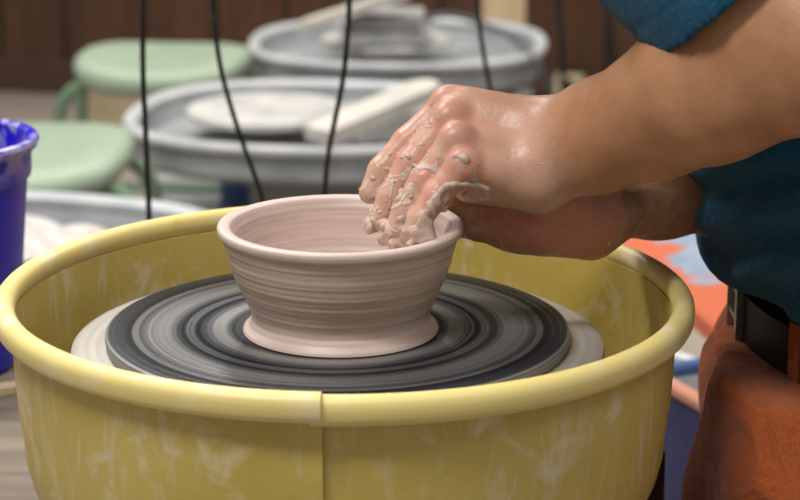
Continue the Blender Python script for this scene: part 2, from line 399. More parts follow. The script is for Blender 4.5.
def splat_extra(nt, b, mp, cs):
    tc = nt.nodes.new('ShaderNodeTexCoord'); ob = tc.outputs['Object']; n = noise(nt, ob, 22, 4); f = None
    for (px, py, r) in ((694,240,.040),(702,254,.036),(692,264,.034),(704,270,.030),(708,280,.022),(664,240,.018),(770,250,.06),(800,290,.04)):
        vm = nt.nodes.new('ShaderNodeVectorMath'); vm.operation = 'DISTANCE'; nt.links.new(ob, vm.inputs[0]); vm.inputs[1].default_value = tl(px, py)
        d = mth(nt, 'SUBTRACT', mth(nt, 'ADD', vm.outputs['Value'], mth(nt, 'MULTIPLY', mth(nt, 'SUBTRACT', n, .5), .06)), r); f = d if f is None else mth(nt, 'MINIMUM', f, d)
    f = ramp(nt, mth(nt, 'ADD', mth(nt, 'MULTIPLY', f, -60), .5), [(.2,(0,0,0)),(.8,(1,1,1))]); bl = ramp(nt, noise(nt, ob, 24, 5), [(.3, lin((118,140,166))),(.7, lin((158,166,178)))])
    nt.links.new(mixc(nt, f, lin((196,100,64)), bl), b.inputs['Base Color'])
M_splat = mat('orange_blue_paint', (214,112,72), .85, extra=splat_extra)
M_navy = mat('navy_paint', (42,46,92), .5, (60,64,110), scale=8)
M_orangeedge = mat('orange_edge', (204,140,116), .6)
M_white = mat('white_plastic', (206,208,210), .45, (186,188,190), scale=9)
M_blue = mat('blue_crate_plastic', (60,96,150), .5, (80,110,160), scale=9)
M_card = mat('beige_cardboard', (170,154,124), .8, (150,134,106), scale=6)
M_pedal = mat('black_rubber', (30,30,30), .7)
M_outlet = mat('ivory_outlet', (206,196,160), .5)
# =================================================================== SETTING
fl = MB().box((0,2.4,-.05), (9,9.4,.1)).build('floor', M_floor); tag(fl, kind='structure')
WA = math.radians(-14)                              # the back wall stands slightly turned
wroot = MB().box((0,.06,1.45), (7.4,.1,2.9)).build('wall_back', M_panel)
wroot.location = (0, 4.35, 0); wroot.rotation_euler = (0,0,WA); tag(wroot, kind='structure')
g = MB()
for k, x in enumerate(np.arange(-3.5, 3.5, .203)):
    g.box((x+.012*math.sin(k*2.3), .008, 1.45), (.011,.006,2.88))
g = g.build('panel_groove', M_groove, wroot); g['kind'] = 'structure'
bb = MB().box((0,-.002,.045), (7.3,.022,.09), bev=.004).build('baseboard_back', mat('dark_baseboard', (70,48,36), .5)); bb.location = wroot.location; bb.rotation_euler = wroot.rotation_euler; tag(bb, kind='structure')
def wallpt(px, py, off):
    """point on the turned wall (off metres in front)"""
    d = FW + RT*(px-400)/FPX + UP*(250-py)/FPX; n = np.array([math.sin(-WA), math.cos(WA), 0]); p0 = np.array([0,4.35,0]) - n*off
    return CAM + d*(((p0-CAM)@n)/(d@n))
p = wallpt(569, 97, .02)
o = MB().box((0,0,0), (.075,.012,.115), bev=.004).build('wall_outlet', M_outlet); o.location = p; o.rotation_euler = (0,0,WA)
tag(o, 'small ivory outlet plate on the dark panelled wall behind the forearm', 'outlet')
for dz in (-.028,.028): MB().box((0,-.008,dz), (.03,.005,.035), bev=.002).build('socket', M_pedal, o)
# post
p = P(503, 60, 3.75); o = MB().box((0,0,1.35), (.097,.05,2.7), bev=.004).build('wooden_post', M_post); o.location = (p[0], p[1], 0)
tag(o, 'pale pine post rising behind the farthest grey wheel tray', 'post')
# long boards on the floor by the wall
a = P(84, 90, 3.8); b_ = P(340, 90, 3.8)
o = MB().box((0,0,.085), (b_[0]-a[0],.16,.17), bev=.006).build('cardboard_box', M_card); o.location = ((a[0]+b_[0])/2, 3.85, 0); tag(o, 'long low beige box on the floor behind the far green stool', 'box')
MB().box((0,0,.171), (b_[0]-a[0]-.01,.05,.003)).build('tape', mat('brown_tape', (150,120,84), .4), o)
# =================================================================== THE WHEEL
PX, PY = 0.0065, 0.0
wheel = empty('pottery_wheel', (0,0,0)); tag(wheel, 'pottery wheel with grey wheel head and wooden table under the yellow splash pan', 'pottery wheel')
TZ = .606
MB().box((-.235,.13,TZ-.017), (.85,.72,.034), bev=.004).build('table_top', M_table, wheel)
hd = MB().lathe([(0,.741),(.05,.741),(.171,.741),(.1745,.7395),(.1755,.736),(.1755,.724),(.172,.719),(.09,.716),(.05,.70),(0,.70)], 128).build('wheel_head', M_head, wheel)
MB().lathe([(0,.70),(.02,.70),(.02,.52),(0,.52)], 24).build('drive_shaft', M_steelgrey, wheel)
MB().box((-.02,.1,.46), (.34,.30,.225), bev=.02).build('motor_housing', M_housing, wheel)
MB().box((.205,.19,.52), (.062,.12,.205), bev=.014).build('belt_guard', M_housing, wheel)
for x in (-.63,.15):
    for y in (-.2,.46): MB().box((x,y,.294), (.045,.045,.588), bev=.004).build('leg', M_rust, wheel)
MB().box((-.235,-.2,.50), (.80,.03,.06), bev=.003).build('frame_rail', M_rust, wheel)
MB().box((-.235,.46,.50), (.80,.03,.06), bev=.003).build('frame_rail', M_rust, wheel)
# bat
bat = MB().lathe([(0,.0),(.05,0),(.1,0),(.1505,0),(.1522,-.0008),(.1526,-.003),(.1520,-.0078),(.150,-.0088),(0,-.0088)], 160).build('throwing_bat', M_bat)
bat.location = (0,0,BT); tag(bat, 'round black bat streaked with wet grey slip, carrying the clay bowl', 'bat')
# splash pan
pan = empty('splash_pan', (PX,PY,TZ+.0008)); tag(pan, 'big round yellow plastic splash pan around the wheel head, smeared with dried clay', 'splash pan')
zt = BT+.0255-TZ                               # rim top
def pan_half(a0, a1, dr, dz, nm):
    out = [(.135,.0),(.142,.0008)]
    for k in range(9):
        t = k/8*PI/2; out.append((.146+.0640*math.sin(t), .080-.0785*math.cos(t)))
    out += [(.2125,.10),(.2140,.125),(.2148,zt-.012)]
    inn = [(r-.003, z+(.003 if z < .05 else 0)) for r, z in out][::-1]
    prof = [(r+dr, z) for r, z in out+inn]
    w = MB().lathe(prof, 150, a0=a0, a1=a1, closed=True).build(nm, M_pan, pan)
    cr, cz = .2190, zt-.0075; rp = []
    for k in range(20):
        t = 2*PI*k/20; rp.append((cr+dr+.0074*math.cos(t), cz+dz+.0076*math.sin(t)+(-.0035 if -.2 < math.cos(t) and math.sin(t) < -.3 else 0)))
    MB().lathe(rp, 150, a0=a0, a1=a1, closed=True).build('rolled_rim', M_rim, w)
aF = -PI/2 - .045; aB = math.radians(61)
pan_half(aF-.03, aB, 0, 0, 'right_half')
pan_half(aB-.03-0, aF+2*PI, .0038, .0028, 'left_half')
MB().lathe([(0,.0),(.137,.0),(.137,.003),(0,.003)], 64).build('pan_floor', M_pan, pan)
# clay bowl
prof = [(0,.0),(.062,.0),(.0652,.0004),(.0645,.0025),(.0612,.0060),(.0592,.0100),(.0600,.0150),(.0628,.0220),(.0666,.0300),(.0702,.0385),(.0733,.0480),(.0757,.0575),(.0775,.0640),
        (.0790,.0662),(.0804,.0680),(.0811,.0700),(.0811,.0724),(.0805,.0738),(.0790,.0745),(.0760,.0743),(.0737,.0738),(.0724,.0730),(.0716,.0712),(.0695,.0670),(.0672,.0560),(.0635,.0430),(.058,.030),(.050,.020),(.035,.014),(0,.012)]
pp = [np.array(q) for q in prof]; fine = []
pp = [q*np.array([.982,.962]) for q in pp]
for i in range(len(pp)-1):
    n = max(1, int(np.linalg.norm(pp[i+1]-pp[i])/.0009))
    for k in range(n): fine.append(tuple(pp[i]+(pp[i+1]-pp[i])*k/n))
fine.append(prof[-1])
def throw(a, r, z):
    if r < .04 or z < .002: return r, z
    q = z*1000 + a/(2*PI)*3.0
    return r + .00009*math.sin(q*1.6) + .00013*math.sin(q*.63+1) + .00005*math.sin(q*3.9+2), z
bowl = MB().lathe(fine, 200, fn=throw).build('clay_bowl', M_clay, sharp=80)
bowl.location = (.0020,-.006,BT+.0002); tag(bowl, 'wet pinkish clay bowl being thrown at the centre of the black bat', 'bowl')
# =================================================================== PERSON
person = empty('person', (.40,.12,0)); tag(person, 'person in teal shirt and rust trousers leaning over, both hands on the clay bowl', 'person')
inv = Matrix.Translation((-.40,-.12,0))
def put(o, par=person): o.parent = par; o.matrix_parent_inverse = inv if par is person else Matrix.Identity(4); return o
F = Field(axis([(-.16,.0,.006),(.0,.24,.0014),(.24,.34,.003),(.34,.62,.006)]),
          axis([(-.26,-.09,.005),(-.09,-.055,.0028),(-.055,.085,.0014),(.085,.22,.0028),(.22,.48,.006)]),
          axis([(.68,.78,.0045),(.78,.925,.0014),(.925,1.0,.0028),(1.0,1.42,.006)]))
# ---- left hand and arm (near the camera)
L_ = {}
WL1, WL2 = P(545,136,.014), P(545,173,-.004)
mcp = [P(447,106,.026), P(449,121,.008), P(455,142,-.012), P(462,168,-.027)]
pipj = [P(407,142,.016), P(411,163,-.002), P(424,180,-.019), P(436,196,-.030)]
dip = [P(381,170,.008), P(390,198,-.008), P(405,210,-.024), P(420,219,-.034)]
tip = [P(370,193,.002), P(380,220,-.012), P(395,231,-.028), P(411,236,-.037)]
fr = [(.0108,.0096,.0084,.0074), (.0108,.0095,.0085,.0076), (.0104,.0092,.0082,.0073), (.0098,.0088,.0077,.0068)]
# torso inside the shirt, shoulders, neck, head
SHL = P(602,-128,-.02); SHR = SHL + np.array([.03,.35,.0]); ELL = P(838,50,-.125); ELR = P(850,165,.23)
chest = P(715,-60,.14); belly = P(850,150,.12); hip = P(862,395,.12)
neck0 = (SHL+SHR)/2 + np.array([.02,0,.03]); neck1 = neck0 + np.array([-.085,-.02,.07]); headc = neck1 + np.array([-.06,-.01,.055])
merge(F, [(chest, belly, .066, .072, 1.35), (belly, P(885,270,.12), .080, .068, 1.35)], .03, .03)
merge(F, [(SHL, SHR, .046, .046), (chest, (SHL+SHR)/2, .060, .055, 1.3), (neck0, neck1, .055, .052)], .04, .04)
# head: cranium, jaw, nose, ears (facing down towards the bowl)
hz = np.array([-.62,-.10,-.78]); hz /= np.linalg.norm(hz)          # gaze
hu = np.array([-.78,-.05,.62]); hu -= hz*(hu@hz); hu /= np.linalg.norm(hu); hs = np.cross(hu, hz)
def H(f, u, s): return headc + hz*f + hu*u + hs*s
sl = F.sl(headc-.16, headc+.16); X, Y, Z = F.xyz(sl)
g = elld(X, Y, Z, H(-.01,.035,0), (.098,.088,.076), [hz,hu,hs])
for prim, k in (((H(.03,-.02,0), H(.062,-.075,0), .058, .030), .03), ((H(.085,.005,0), H(.112,-.028,0), .010, .013), .014), ((H(.10,-.030,.009), H(.10,-.030,-.009), .008,.008), .008),
                ((H(.088,-.055,.016), H(.088,-.055,-.016), .008,.008), .01), ((H(.07,.02,.03), H(.07,.02,-.03), .026,.026), .02),
                ((H(-.012,.02,.078), H(-.006,-.02,.074), .012,.008), .006), ((H(-.012,.02,-.078), H(-.006,-.02,-.074), .012,.008), .006)):
    g = smin(g, capd(X, Y, Z, *prim), k)
for sg in (-1,1): g = np.maximum(g, -(np.sqrt((X-H(.095,.004,.031*sg)[0])**2+(Y-H(.095,.004,.031*sg)[1])**2+(Z-H(.095,.004,.031*sg)[2])**2)-.014))
F.d[sl] = smin(F.d[sl], g.astype(np.float32), .03)
# left arm
merge(F, [(SHL, ELL, .045, .043), (ELL, P(705,88,-.075), .043, .0435), (P(775,20,-.09), P(712,72,-.065), .050,.037), (P(705,88,-.075), P(652,113,-.045), .0425, .0335),
          (P(652,113,-.045), P(598,122,-.012), .0325, .0235), (P(652,124,-.045), P(598,150,-.02), .030, .0225),
          (P(598,122,-.012), WL1, .0235, .0190), (P(598,150,-.02), WL2, .0225, .0185)], .03, .022)
palm = []
cw = [P(537,128,.018), P(537,140,.010), P(537,160,0), P(537,180,-.006)]
for i in range(4): palm.append((mcp[i]+(cw[i]-mcp[i])*.12, cw[i], fr[i][0]-.0008, .0155))
palm += [(P(468,106,.020), P(540,124,.014), .0125, .0150), (P(470,185,-.012), P(535,186,-.002), .0115, .017), (P(475,150,.012), P(530,160,.018), .018, .020), (P(500,130,.03), P(535,150,.02), .016,.018)]
merge(F, palm, .016, .010)
fing = []
th = chain([P(528,150,.028), P(492,160,.044), P(466,182,.053), P(455,205,.050)], [.015,.0135,.0105,.0085])
for i in range(4):
    pts = [mcp[i]+(mcp[i]-pipj[i])*.12, pipj[i], dip[i], tip[i]]
    fing.append((chain(pts, fr[i]), i))
allp = [q for f, _ in fing for q in f] + th
pts = np.array([q[0] for q in allp]+[q[1] for q in allp]); sl = F.sl(pts.min(0)-.03, pts.max(0)+.03); X, Y, Z = F.xyz(sl)
def finger_union(X, Y, Z, sets, k_in=.003, k_between=.0008):
    tot = None
    for st in sets:
        g = None
        for q in st: d_ = capd(X, Y, Z, *q).astype(np.float32); g = d_ if g is None else smin(g, d_, k_in)
        tot = g if tot is None else smin(tot, g, k_between)
    return tot
fu = finger_union(X, Y, Z, [f for f, _ in fing]+[th])
# tendon / knuckle bumps
for i in range(4):
    k = mcp[i]+np.array([-.001,-.002,.0035]); fu = smin(fu, (np.sqrt((X-k[0])**2+(Y-k[1])**2+(Z-k[2])**2)-fr[i][0]*.86).astype(np.float32), .006)
F.d[sl] = smin(F.d[sl], fu, .0055)
# ---- right hand and arm (far side)
WR = P(606,209,.062)
merge(F, [(SHR, ELR, .052, .042), (ELR, P(730,186,.135), .040, .034), (P(730,186,.135), P(660,196,.095), .033, .026), (P(660,196,.095), WR, .026, .0215)], .03, .02)
mr = [P(512,200,.058), P(506,212,.053), P(506,223,.050), P(513,232,.047)]
pr = [P(474,198,.055), P(468,209,.052), P(469,219,.050), P(478,227,.0475)]
dr = [P(455,199,.070), P(450,209,.068), P(451,218,.066), P(459,225,.063)]
tr = [P(440,199,.083), P(434,208,.083), P(436,216,.082), P(444,223,.079)]
rf = (.0108,.0094,.0082,.0072)
pal = [(mr[i], P(590,204+i*11,.056), .012, .0155) for i in range(4)]
pal += [(P(532,230,.040), P(580,218,.050), .0130, .0160), (P(548,232,.036), P(574,226,.045), .013,.013), (P(530,205,.045), P(595,215,.055), .014,.018)]
merge(F, pal, .016, .012)
sets = [chain([mr[i]+(mr[i]-pr[i])*.1, pr[i], dr[i], tr[i]], rf) for i in range(4)] + [chain([P(580,208,.040), P(540,200,.028), P(510,192,.024), P(490,186,.028)], [.015,.012,.0098,.0085])]
pts = np.array([q[0] for st in sets for q in st]+[q[1] for st in sets for q in st]); sl = F.sl(pts.min(0)-.03, pts.max(0)+.03); X, Y, Z = F.xyz(sl)
F.d[sl] = smin(F.d[sl], finger_union(X, Y, Z, sets), .008)
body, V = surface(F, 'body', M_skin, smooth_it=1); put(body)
# paint tones by anatomy: red = pink, green = slip and the far arm's painted shade, blue = wetness
def near(V, pts, r): 
    o = np.zeros(len(V))
    for q in pts: o = np.maximum(o, np.clip(1-np.linalg.norm(V-q, axis=1)/r, 0, 1))
    return o
pink = np.clip(near(V, mcp+pipj, .022)*1.3 + near(V, [P(560,225,.03), P(580,228,.035), P(540,235,.035)], .045)*2.2 + near(V, [P(470,195,-.03)], .02), 0, 1)
tipd = near(V, tip+dip+pipj+tr+dr+[(a+b)/2 for a, b in zip(dip, pipj)]+[(a+b)/2 for a, b in zip(mcp, pipj)], .030)
hand = near(V, tip+dip+pipj+mcp+cw+mr+pr+[P(500,150,0), P(560,215,.05), WR], .05)
slip = np.clip(.85*tipd**.6 + .50*near(V, [P(500,195,-.01), P(530,195,0), P(560,195,0), P(575,190,0), P(520,240,.04), P(560,250,.04), P(605,235,.05), P(640,222,.08), P(670,215,.1), P(540,170,-.02)], .04) + .14*np.minimum(1, hand*2), 0, 1)
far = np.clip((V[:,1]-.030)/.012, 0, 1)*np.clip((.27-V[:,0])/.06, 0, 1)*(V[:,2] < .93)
slip = np.clip(slip+.38*far, 0, 1); wet = np.clip(hand*1.8, 0, 1)*(1-.8*far)  # far hand and forearm: thin clay film, also greyed to paint in their shade
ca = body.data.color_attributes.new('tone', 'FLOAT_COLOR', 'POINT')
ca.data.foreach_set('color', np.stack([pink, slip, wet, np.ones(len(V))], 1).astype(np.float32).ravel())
# ---- wet clay stuck on the hand
G = Field(np.arange(.0,.13,.0011), np.arange(-.075,.04,.0011), np.arange(.78,.93,.0011))
nrm = np.zeros((len(body.data.vertices), 3), np.float32); body.data.vertices.foreach_get('normal', nrm.ravel()); 
nr = np.array([v.normal[:] for v in body.data.vertices]) if not nrm.any() else nrm
cl = []
def blob(p, r, r2=None, q=None): cl.append((p, p if q is None else q, r, r2 or r))
for i in range(4):
    t = tip[i]
    for k in range(9 if i else 0):
        blob(t + rng.normal(size=3)*[.0065,.005,.0055] + np.array([.004,-.004,-.003]), rng.uniform(.0018,.0036))
for k in range(26):
    u = rng.uniform(0,1); blob(P(384+44*u+rng.normal()*3, 236+rng.normal()*4-5*abs(u-.5), -.022-.02*u), rng.uniform(.002,.0045))
cand = np.where((tipd > .12) & (nr[:,1] < .35) & (V[:,1] < .06))[0]
for k in rng.choice(cand, 110): blob(V[k]-nr[k]*.0007, rng.uniform(.0009,.0016))
# squeezed lip of clay along the side of the palm
def snap(px, py):
    """nearest skin vertex, seen from the front, at a place of the photo"""
    d = V-CAM; dep = d@FW; X_ = 400+FPX*(d@RT)/dep; Y_ = 250-FPX*(d@UP)/dep
    w = (X_-px)**2+(Y_-py)**2; c = np.where(w < 9)[0]
    if len(c) == 0: return V[np.argmin(w)]
    return V[c[np.argmin(dep[c])]]
ring = bez([snap(*q) for q in ((420,228),(430,212),(437,198),(446,190),(458,186),(472,186),(484,190),(489,197),(483,202))], 5)
for a_, b_ in zip(ring[:-1], ring[1:]): cl.append((a_, b_, .0012, .0012))
for q in ((425,222),(432,206),(415,232),(428,226),(436,214),(421,214),(440,205)): blob(snap(*q), rng.uniform(.0012,.0022))
for q in cl: merge(G, [q], .0025 if q[2] == .0012 else .005)
X, Y, Z = G.xyz((slice(None),)*3); G.d += (.0007*vn((X,Y,Z), 900, 5)).astype(np.float32)
slipo, _ = surface(G, 'clay_smear', mat('clay_crumbs', (196,170,156), .55, (176,148,134), scale=300, bump=.0006, bscale=500), smooth_it=1); put(slipo); slipo['kind'] = 'stuff'; slipo['label'] = 'pale wet clay stuck to the fingers'
# ---- shirt
F = Field(np.arange(.02,.60,.0036), np.arange(-.16,.44,.0040), np.arange(.74,1.20,.0036))
sdir = (ELL-SHL)/np.linalg.norm(ELL-SHL); cuff = P(692,26,-.075); cn = np.array([.70,-.10,-.70]); cn /= np.linalg.norm(cn)
fr_ = [P(735,-110,.13), P(800,-20,.12), P(862,100,.12), P(868,165,.12), P(886,225,.12), P(900,265,.12)]
merge(F, chain(fr_, [.100,.105,.117,.119,.109,.104], 1.45), .02, .03)
merge(F, [(SHL, SHR, .063, .063), (fr_[0], (SHL+SHR)/2, .095, .08, 1.3)], .03, .03)
X, Y, Z = F.xyz((slice(None),)*3)
F.d += (.0035*vn((X,Y*.6,Z), 38, 3)).astype(np.float32)
# gathers above the hem
hemw = np.clip((.93-Z)/.08, 0, 1); F.d += (.0055*hemw*np.sin((Z*1.0-X*.25+.012*np.sin(Y*25))*150+vn((X,Y,Z),14,6)*2)).astype(np.float32)
waist_n = np.array([.10,0,1.0]); waist_n /= np.linalg.norm(waist_n); WC = P(893,306,.12)
HEMC = P(880,282,.12)
F.d = np.maximum(F.d, -((X-HEMC[0])*waist_n[0]+(Z-HEMC[2])*waist_n[2]).astype(np.float32))
# sleeves, open at the cuff
def sleeve(F, a, b, r0, r1, cut, cdir, ra, rb, seed):
    X, Y, Z = F.xyz((slice(None),)*3)
    o_ = capd(X, Y, Z, a, b, r0, r1) + .003*vn((X,Y,Z), 60, seed); pl = (X-cut[0])*cdir[0]+(Y-cut[1])*cdir[1]+(Z-cut[2])*cdir[2]
    hem_ = -.0016*np.exp(-((pl+.022)/.0025)**2)*-1
    o_ = np.maximum(o_+hem_, pl)
    i_ = np.maximum(capd(X, Y, Z, a, b, r0-.009, r1-.009) + .003*vn((X,Y,Z), 60, seed), -(pl+.05))
    F.d = smin(F.d, np.maximum(o_, -i_).astype(np.float32), .012)
sleeve(F, SHL+np.array([.010,0,.0]), ELL+np.array([.006,0,-.008]), .066, .070, cuff, cn, 0, 0, 8)
sdr = (ELR-SHR)/np.linalg.norm(ELR-SHR)
sleeve(F, SHR, ELR, .063, .056, SHR+sdr*.16, sdr, 0, 0, 9)
shirt, _ = surface(F, 'shirt', M_shirt, smooth_it=1); put(shirt)
# ---- trousers
F = Field(np.arange(.16,.58,.0045), np.arange(-.40,.62,.0055), np.arange(.05,.83,.0045))
hl, hr = P(852,410,.03), P(852,410,.21)
kl, kr = np.array([.315,-.27,.38]), np.array([.45,.37,.36]); al, ar = np.array([.33,-.30,.09]), np.array([.66,.37,.09])
merge(F, [(hip, P(893,310,.12), .114, .100, 1.48)], .02)
merge(F, [(hip+np.array([.02,0,-.03]), hip+np.array([.02,0,-.05]), .105, .10, 1.4)], .03)
merge(F, chain([hl, kl, al], [.098,.072,.058]), .03, .01)
merge(F, chain([hr, kr, ar], [.098,.072,.058]), .03, .01)
merge(F, [(P(812,400,.08), P(780,500,.06), .06, .067)], .03)
X, Y, Z = F.xyz((slice(None),)*3)
F.d += (.0045*vn((X*1.2,Y,Z*.5), 60, 11) + .0045*vn((X,Y,Z*.35+X*.4), 120, 12)).astype(np.float32)
F.d = np.maximum(F.d, ((X-WC[0])*waist_n[0]+(Z-WC[2]+.030)*waist_n[2]).astype(np.float32))
F.d = np.maximum(F.d, -(Z-.075).astype(np.float32))
pants, _ = surface(F, 'trousers', M_pants, smooth_it=1); put(pants)
# ---- belt round the waist
def waist(t, dr=0, dz=0):
    x = WC[0] - .002 + (.105+dr)*math.cos(t); y = .12 + (.156+dr)*math.sin(t); return np.array([x, y, WC[2] - (x-WC[0])*waist_n[0] + dz - .014])
bm_ = MB(); n = 120; vs = []; fs = []
for i in range(n):
    t = 2*PI*i/n
    for dr_, dz_ in ((0,-.019),(.0035,-.018),(.0035,.018),(0,.019)): vs.append(waist(t, dr_, dz_))
for i in range(n):
    j = (i+1) % n
    for q in range(4): w = (q+1) % 4; fs.append((i*4+q, j*4+q, j*4+w, i*4+w))
belt = put(bm_.add(vs, fs).build('belt', M_belt))
def strap(t0, t1, dr0, dr1, z0, z1, name, m, par):
    vs = []; fs = []; n = 6
    for i in range(n+1):
        t = t0+(t1-t0)*i/n
        for dr_, dz_ in ((dr0,z0),(dr1,z0),(dr1,z1),(dr0,z1)): vs.append(waist(t, dr_, dz_))
    for i in range(n):
        for q in range(4): w = (q+1) % 4; fs.append((i*4+q, (i+1)*4+q, (i+1)*4+w, i*4+w))
    fs += [(0,1,2,3), (n*4,n*4+3,n*4+2,n*4+1)]
    o = MB().add(vs, fs).build(name, m); return put(o) if par is None else o
t_ = math.radians(180+38); strap(t_, t_+.075, .002, .008, -.026, .024, 'belt_loop', M_pants, None)
t_ = math.radians(180+95); strap(t_, t_+.065, .002, .008, -.026, .024, 'belt_loop', M_pants, None)
bk = MB()
for t0, t1, z0, z1 in ((PI-.14,PI+.14,.017,.022),(PI-.14,PI+.14,-.022,-.017),(PI-.14,PI-.11,-.022,.022),(PI+.11,PI+.14,-.022,.022),(PI-.02,PI+.11,-.002,.002)):
    vs = []; 
    for t in (t0,t1):
        for dr_, dz_ in ((.0035,z0),(.009,z0),(.009,z1),(.0035,z1)): vs.append(waist(t, dr_, dz_))
    bk.add(vs, [(0,1,5,4),(1,2,6,5),(2,3,7,6),(3,0,4,7),(0,3,2,1),(4,5,6,7)])
put(bk.build('buckle', M_steel))
# ---- shoes, hair, eyes
for a_ in (al, ar):
    F = Field(np.arange(a_[0]-.24,a_[0]+.09,.006), np.arange(a_[1]-.08,a_[1]+.08,.006), np.arange(-.004,.16,.006))
    merge(F, [(a_+np.array([0,0,-.01]), a_+np.array([.015,0,-.055]), .045,.035), (a_+np.array([0,0,-.05]), np.array([a_[0]-.15,a_[1],.040]), .040,.036)], .02, .03)
    X, Y, Z = F.xyz((slice(None),)*3); F.d = np.maximum(F.d, -(Z-.001).astype(np.float32)); o, _ = surface(F, 'shoe', M_shoe); put(o)
F = Field(*(np.arange(headc[i]-.17, headc[i]+.17, .0045) for i in range(3))); X, Y, Z = F.xyz((slice(None),)*3)
g = elld(X, Y, Z, H(-.016,.040,0), (.104,.095,.083), [hz,hu,hs]); u = (X-headc[0])*hu[0]+(Y-headc[1])*hu[1]+(Z-headc[2])*hu[2]; f_ = (X-headc[0])*hz[0]+(Y-headc[1])*hz[1]+(Z-headc[2])*hz[2]
g = g+.0025*vn((X,Y,Z), 120, 2); F.d = np.maximum(g, np.minimum(f_-.02, .055-u)+0*g).astype(np.float32) if True else g
F.d = np.maximum(F.d, (-.045-u).astype(np.float32)); hair, _ = surface(F, 'hair', M_hair); put(hair)
for sg in (-1,1):
    e = MB().lathe([(0,-.0115),(.006,-.0098),(.010,-.0057),(.0115,0),(.010,.0057),(.006,.0098),(0,.0115)], 20).build('eye', M_eye); put(e); e.location = Vector(H(.082,.004,.031*sg))
# stool under the person
def tube_leg(top, foot, r=.011): return MB().tube(bez([top, (top[0]*.75+foot[0]*.25, top[1]*.75+foot[1]*.25, top[2]-.03), ((top[0]+foot[0]*2)/3, (top[1]+foot[1]*2)/3, top[2]*.45+foot[2]*.55), foot], 6), r, 12)
ws = empty('work_stool', (.50,.12,0)); ws.scale = (1,1,.955); tag(ws, 'wooden stool the person in teal is sitting on', 'stool')
MB().lathe([(0,.475),(.15,.475),(.158,.482),(.158,.496),(.15,.503),(0,.500)], 48).build('seat', M_post, ws)
for k in range(4):
    a = PI/4+k*PI/2; MB().tube([(.10*math.cos(a),.10*math.sin(a),.476),(.17*math.cos(a),.17*math.sin(a),0)], .014, 12).build('leg', M_post, ws)
MB().lathe([(.128,.20),(.136,.20),(.136,.212),(.128,.212)], 40, closed=True).build('foot_ring', M_steelgrey, ws)
# =================================================================== BUCKET, TOOL, CLOTH
bp_ = P(-72,137,.36); bucket = empty('bucket', (bp_[0],.36,TZ+.0008)); tag(bucket, 'small blue plastic bucket with clay-smeared lip beside the yellow splash pan', 'bucket')
HB = .192
shell = MB().lathe([(0,.0),(.058,.0),(.0615,.003),(.066,.06),(.072,.12),(.0765,.158),(.0805,.160),(.0815,.166),(.0815,.176),(.083,HB-.009),(.0865,HB-.008),(.0885,HB-.003),(.087,HB),(.083,HB+.001),(.080,HB-.002),(.077,.150),(.069,.06),(.060,.006),(0,.006)], 96).build('shell', M_bucket, bucket)
st_ = Pz(4,397,TZ+.005); o = MB()
L2 = .15; o.add(*[[(-L2/2+L2*i/12, w*(.006+.005*math.sin(PI*i/12)), h*.003) for i in range(13) for w, h in ((-1,-1),(1,-1),(1,1),(-1,1))], [(i*4+q,(i+1)*4+q,(i+1)*4+(q+1)%4,i*4+(q+1)%4) for i in range(12) for q in range(4)]+[(0,3,2,1),(48,49,50,51)]])
o = o.build('wooden_rib', M_stick); o.location = (st_[0]-.055, st_[1], TZ+.0035); o.rotation_euler = (0,0,.45); tag(o, 'pale wooden clay tool lying on the table by the blue bucket', 'pottery tool')
# =================================================================== BACKGROUND WHEELS
def sup(a, hw, hd, n): c, s_ = math.cos(a), math.sin(a); return hw*math.copysign(abs(c)**(2/n), c), hd*math.copysign(abs(s_)**(2/n), s_)
TRZ = .44
def ring_mesh(levels, n=96, e=2.5, cap=False):
    """levels: (half width, half depth, z)"""
    v = []; f = []; k = len(levels)
    for i in range(n):
        a = 2*PI*i/n
        for hw, hd_, z in levels: x, y = sup(a, hw, hd_, e); v.append((x, y, z))
    for i in range(n):
        j = (i+1) % n
        for q in range(k-1): f.append((i*k+q, j*k+q, j*k+q+1, i*k+q+1))
    if cap: f.append(tuple(i*k+k-1 for i in range(n))[::-1]); f.append(tuple(i*k for i in range(n)))
    return MB().add(v, f)
def bg_wheel(dx, hw=.298, hd_=.272):
    t = empty('pottery_wheel')
    tr_ = ring_mesh([(hw-.06,hd_-.06,-.066),(hw-.022,hd_-.022,-.064),(hw-.012,hd_-.012,-.054),(hw-.010,hd_-.010,-.014),(hw-.016,hd_-.016,-.014),(hw-.03,hd_-.03,-.045),(hw-.07,hd_-.07,-.048)], cap=True).build('tray', M_tray, t)
    ring_mesh([(hw-.011,hd_-.011,-.016),(hw-.001,hd_-.001,-.014),(hw+.001,hd_+.001,-.006),(hw-.003,hd_-.003,0),(hw-.014,hd_-.014,0),(hw-.022,hd_-.022,-.006),(hw-.020,hd_-.020,-.016),(hw-.011,hd_-.011,-.016)]).build('lip', M_traylip, tr_)
    d_ = MB().lathe([(0,0),(.126,0),(.130,-.003),(.130,-.012),(.05,-.02),(.03,-.048),(0,-.048)], 72).build('wheel_head', M_disc, t); d_.location = (dx,0,.004)
    MB().box((.10,0,-.14), (.34,.34,.155), bev=.02).build('motor_housing', M_steelgrey, t)
    for x in (-.17,.2):
        for y in (-.14,.14): MB().box((x,y,-.3245), (.035,.035,.23), bev=.004).build('leg', M_steelgrey, t)
    MB().box((.27,-.02,-.424), (.10,.18,.03), bev=.006).build('foot_pedal', M_pedal, t)
    return t
w2 = bg_wheel(-.075)
def place(o, px, py, z, rz=0): q = Pz(px, py, z); o.location = q; o.rotation_euler = (0,0,rz); return q
place(w2, 312, 111, TRZ, -.16); tag(w2, 'grey pottery wheel with a plank across its tray, left of the hands', 'pottery wheel', 'pottery wheels in the background')
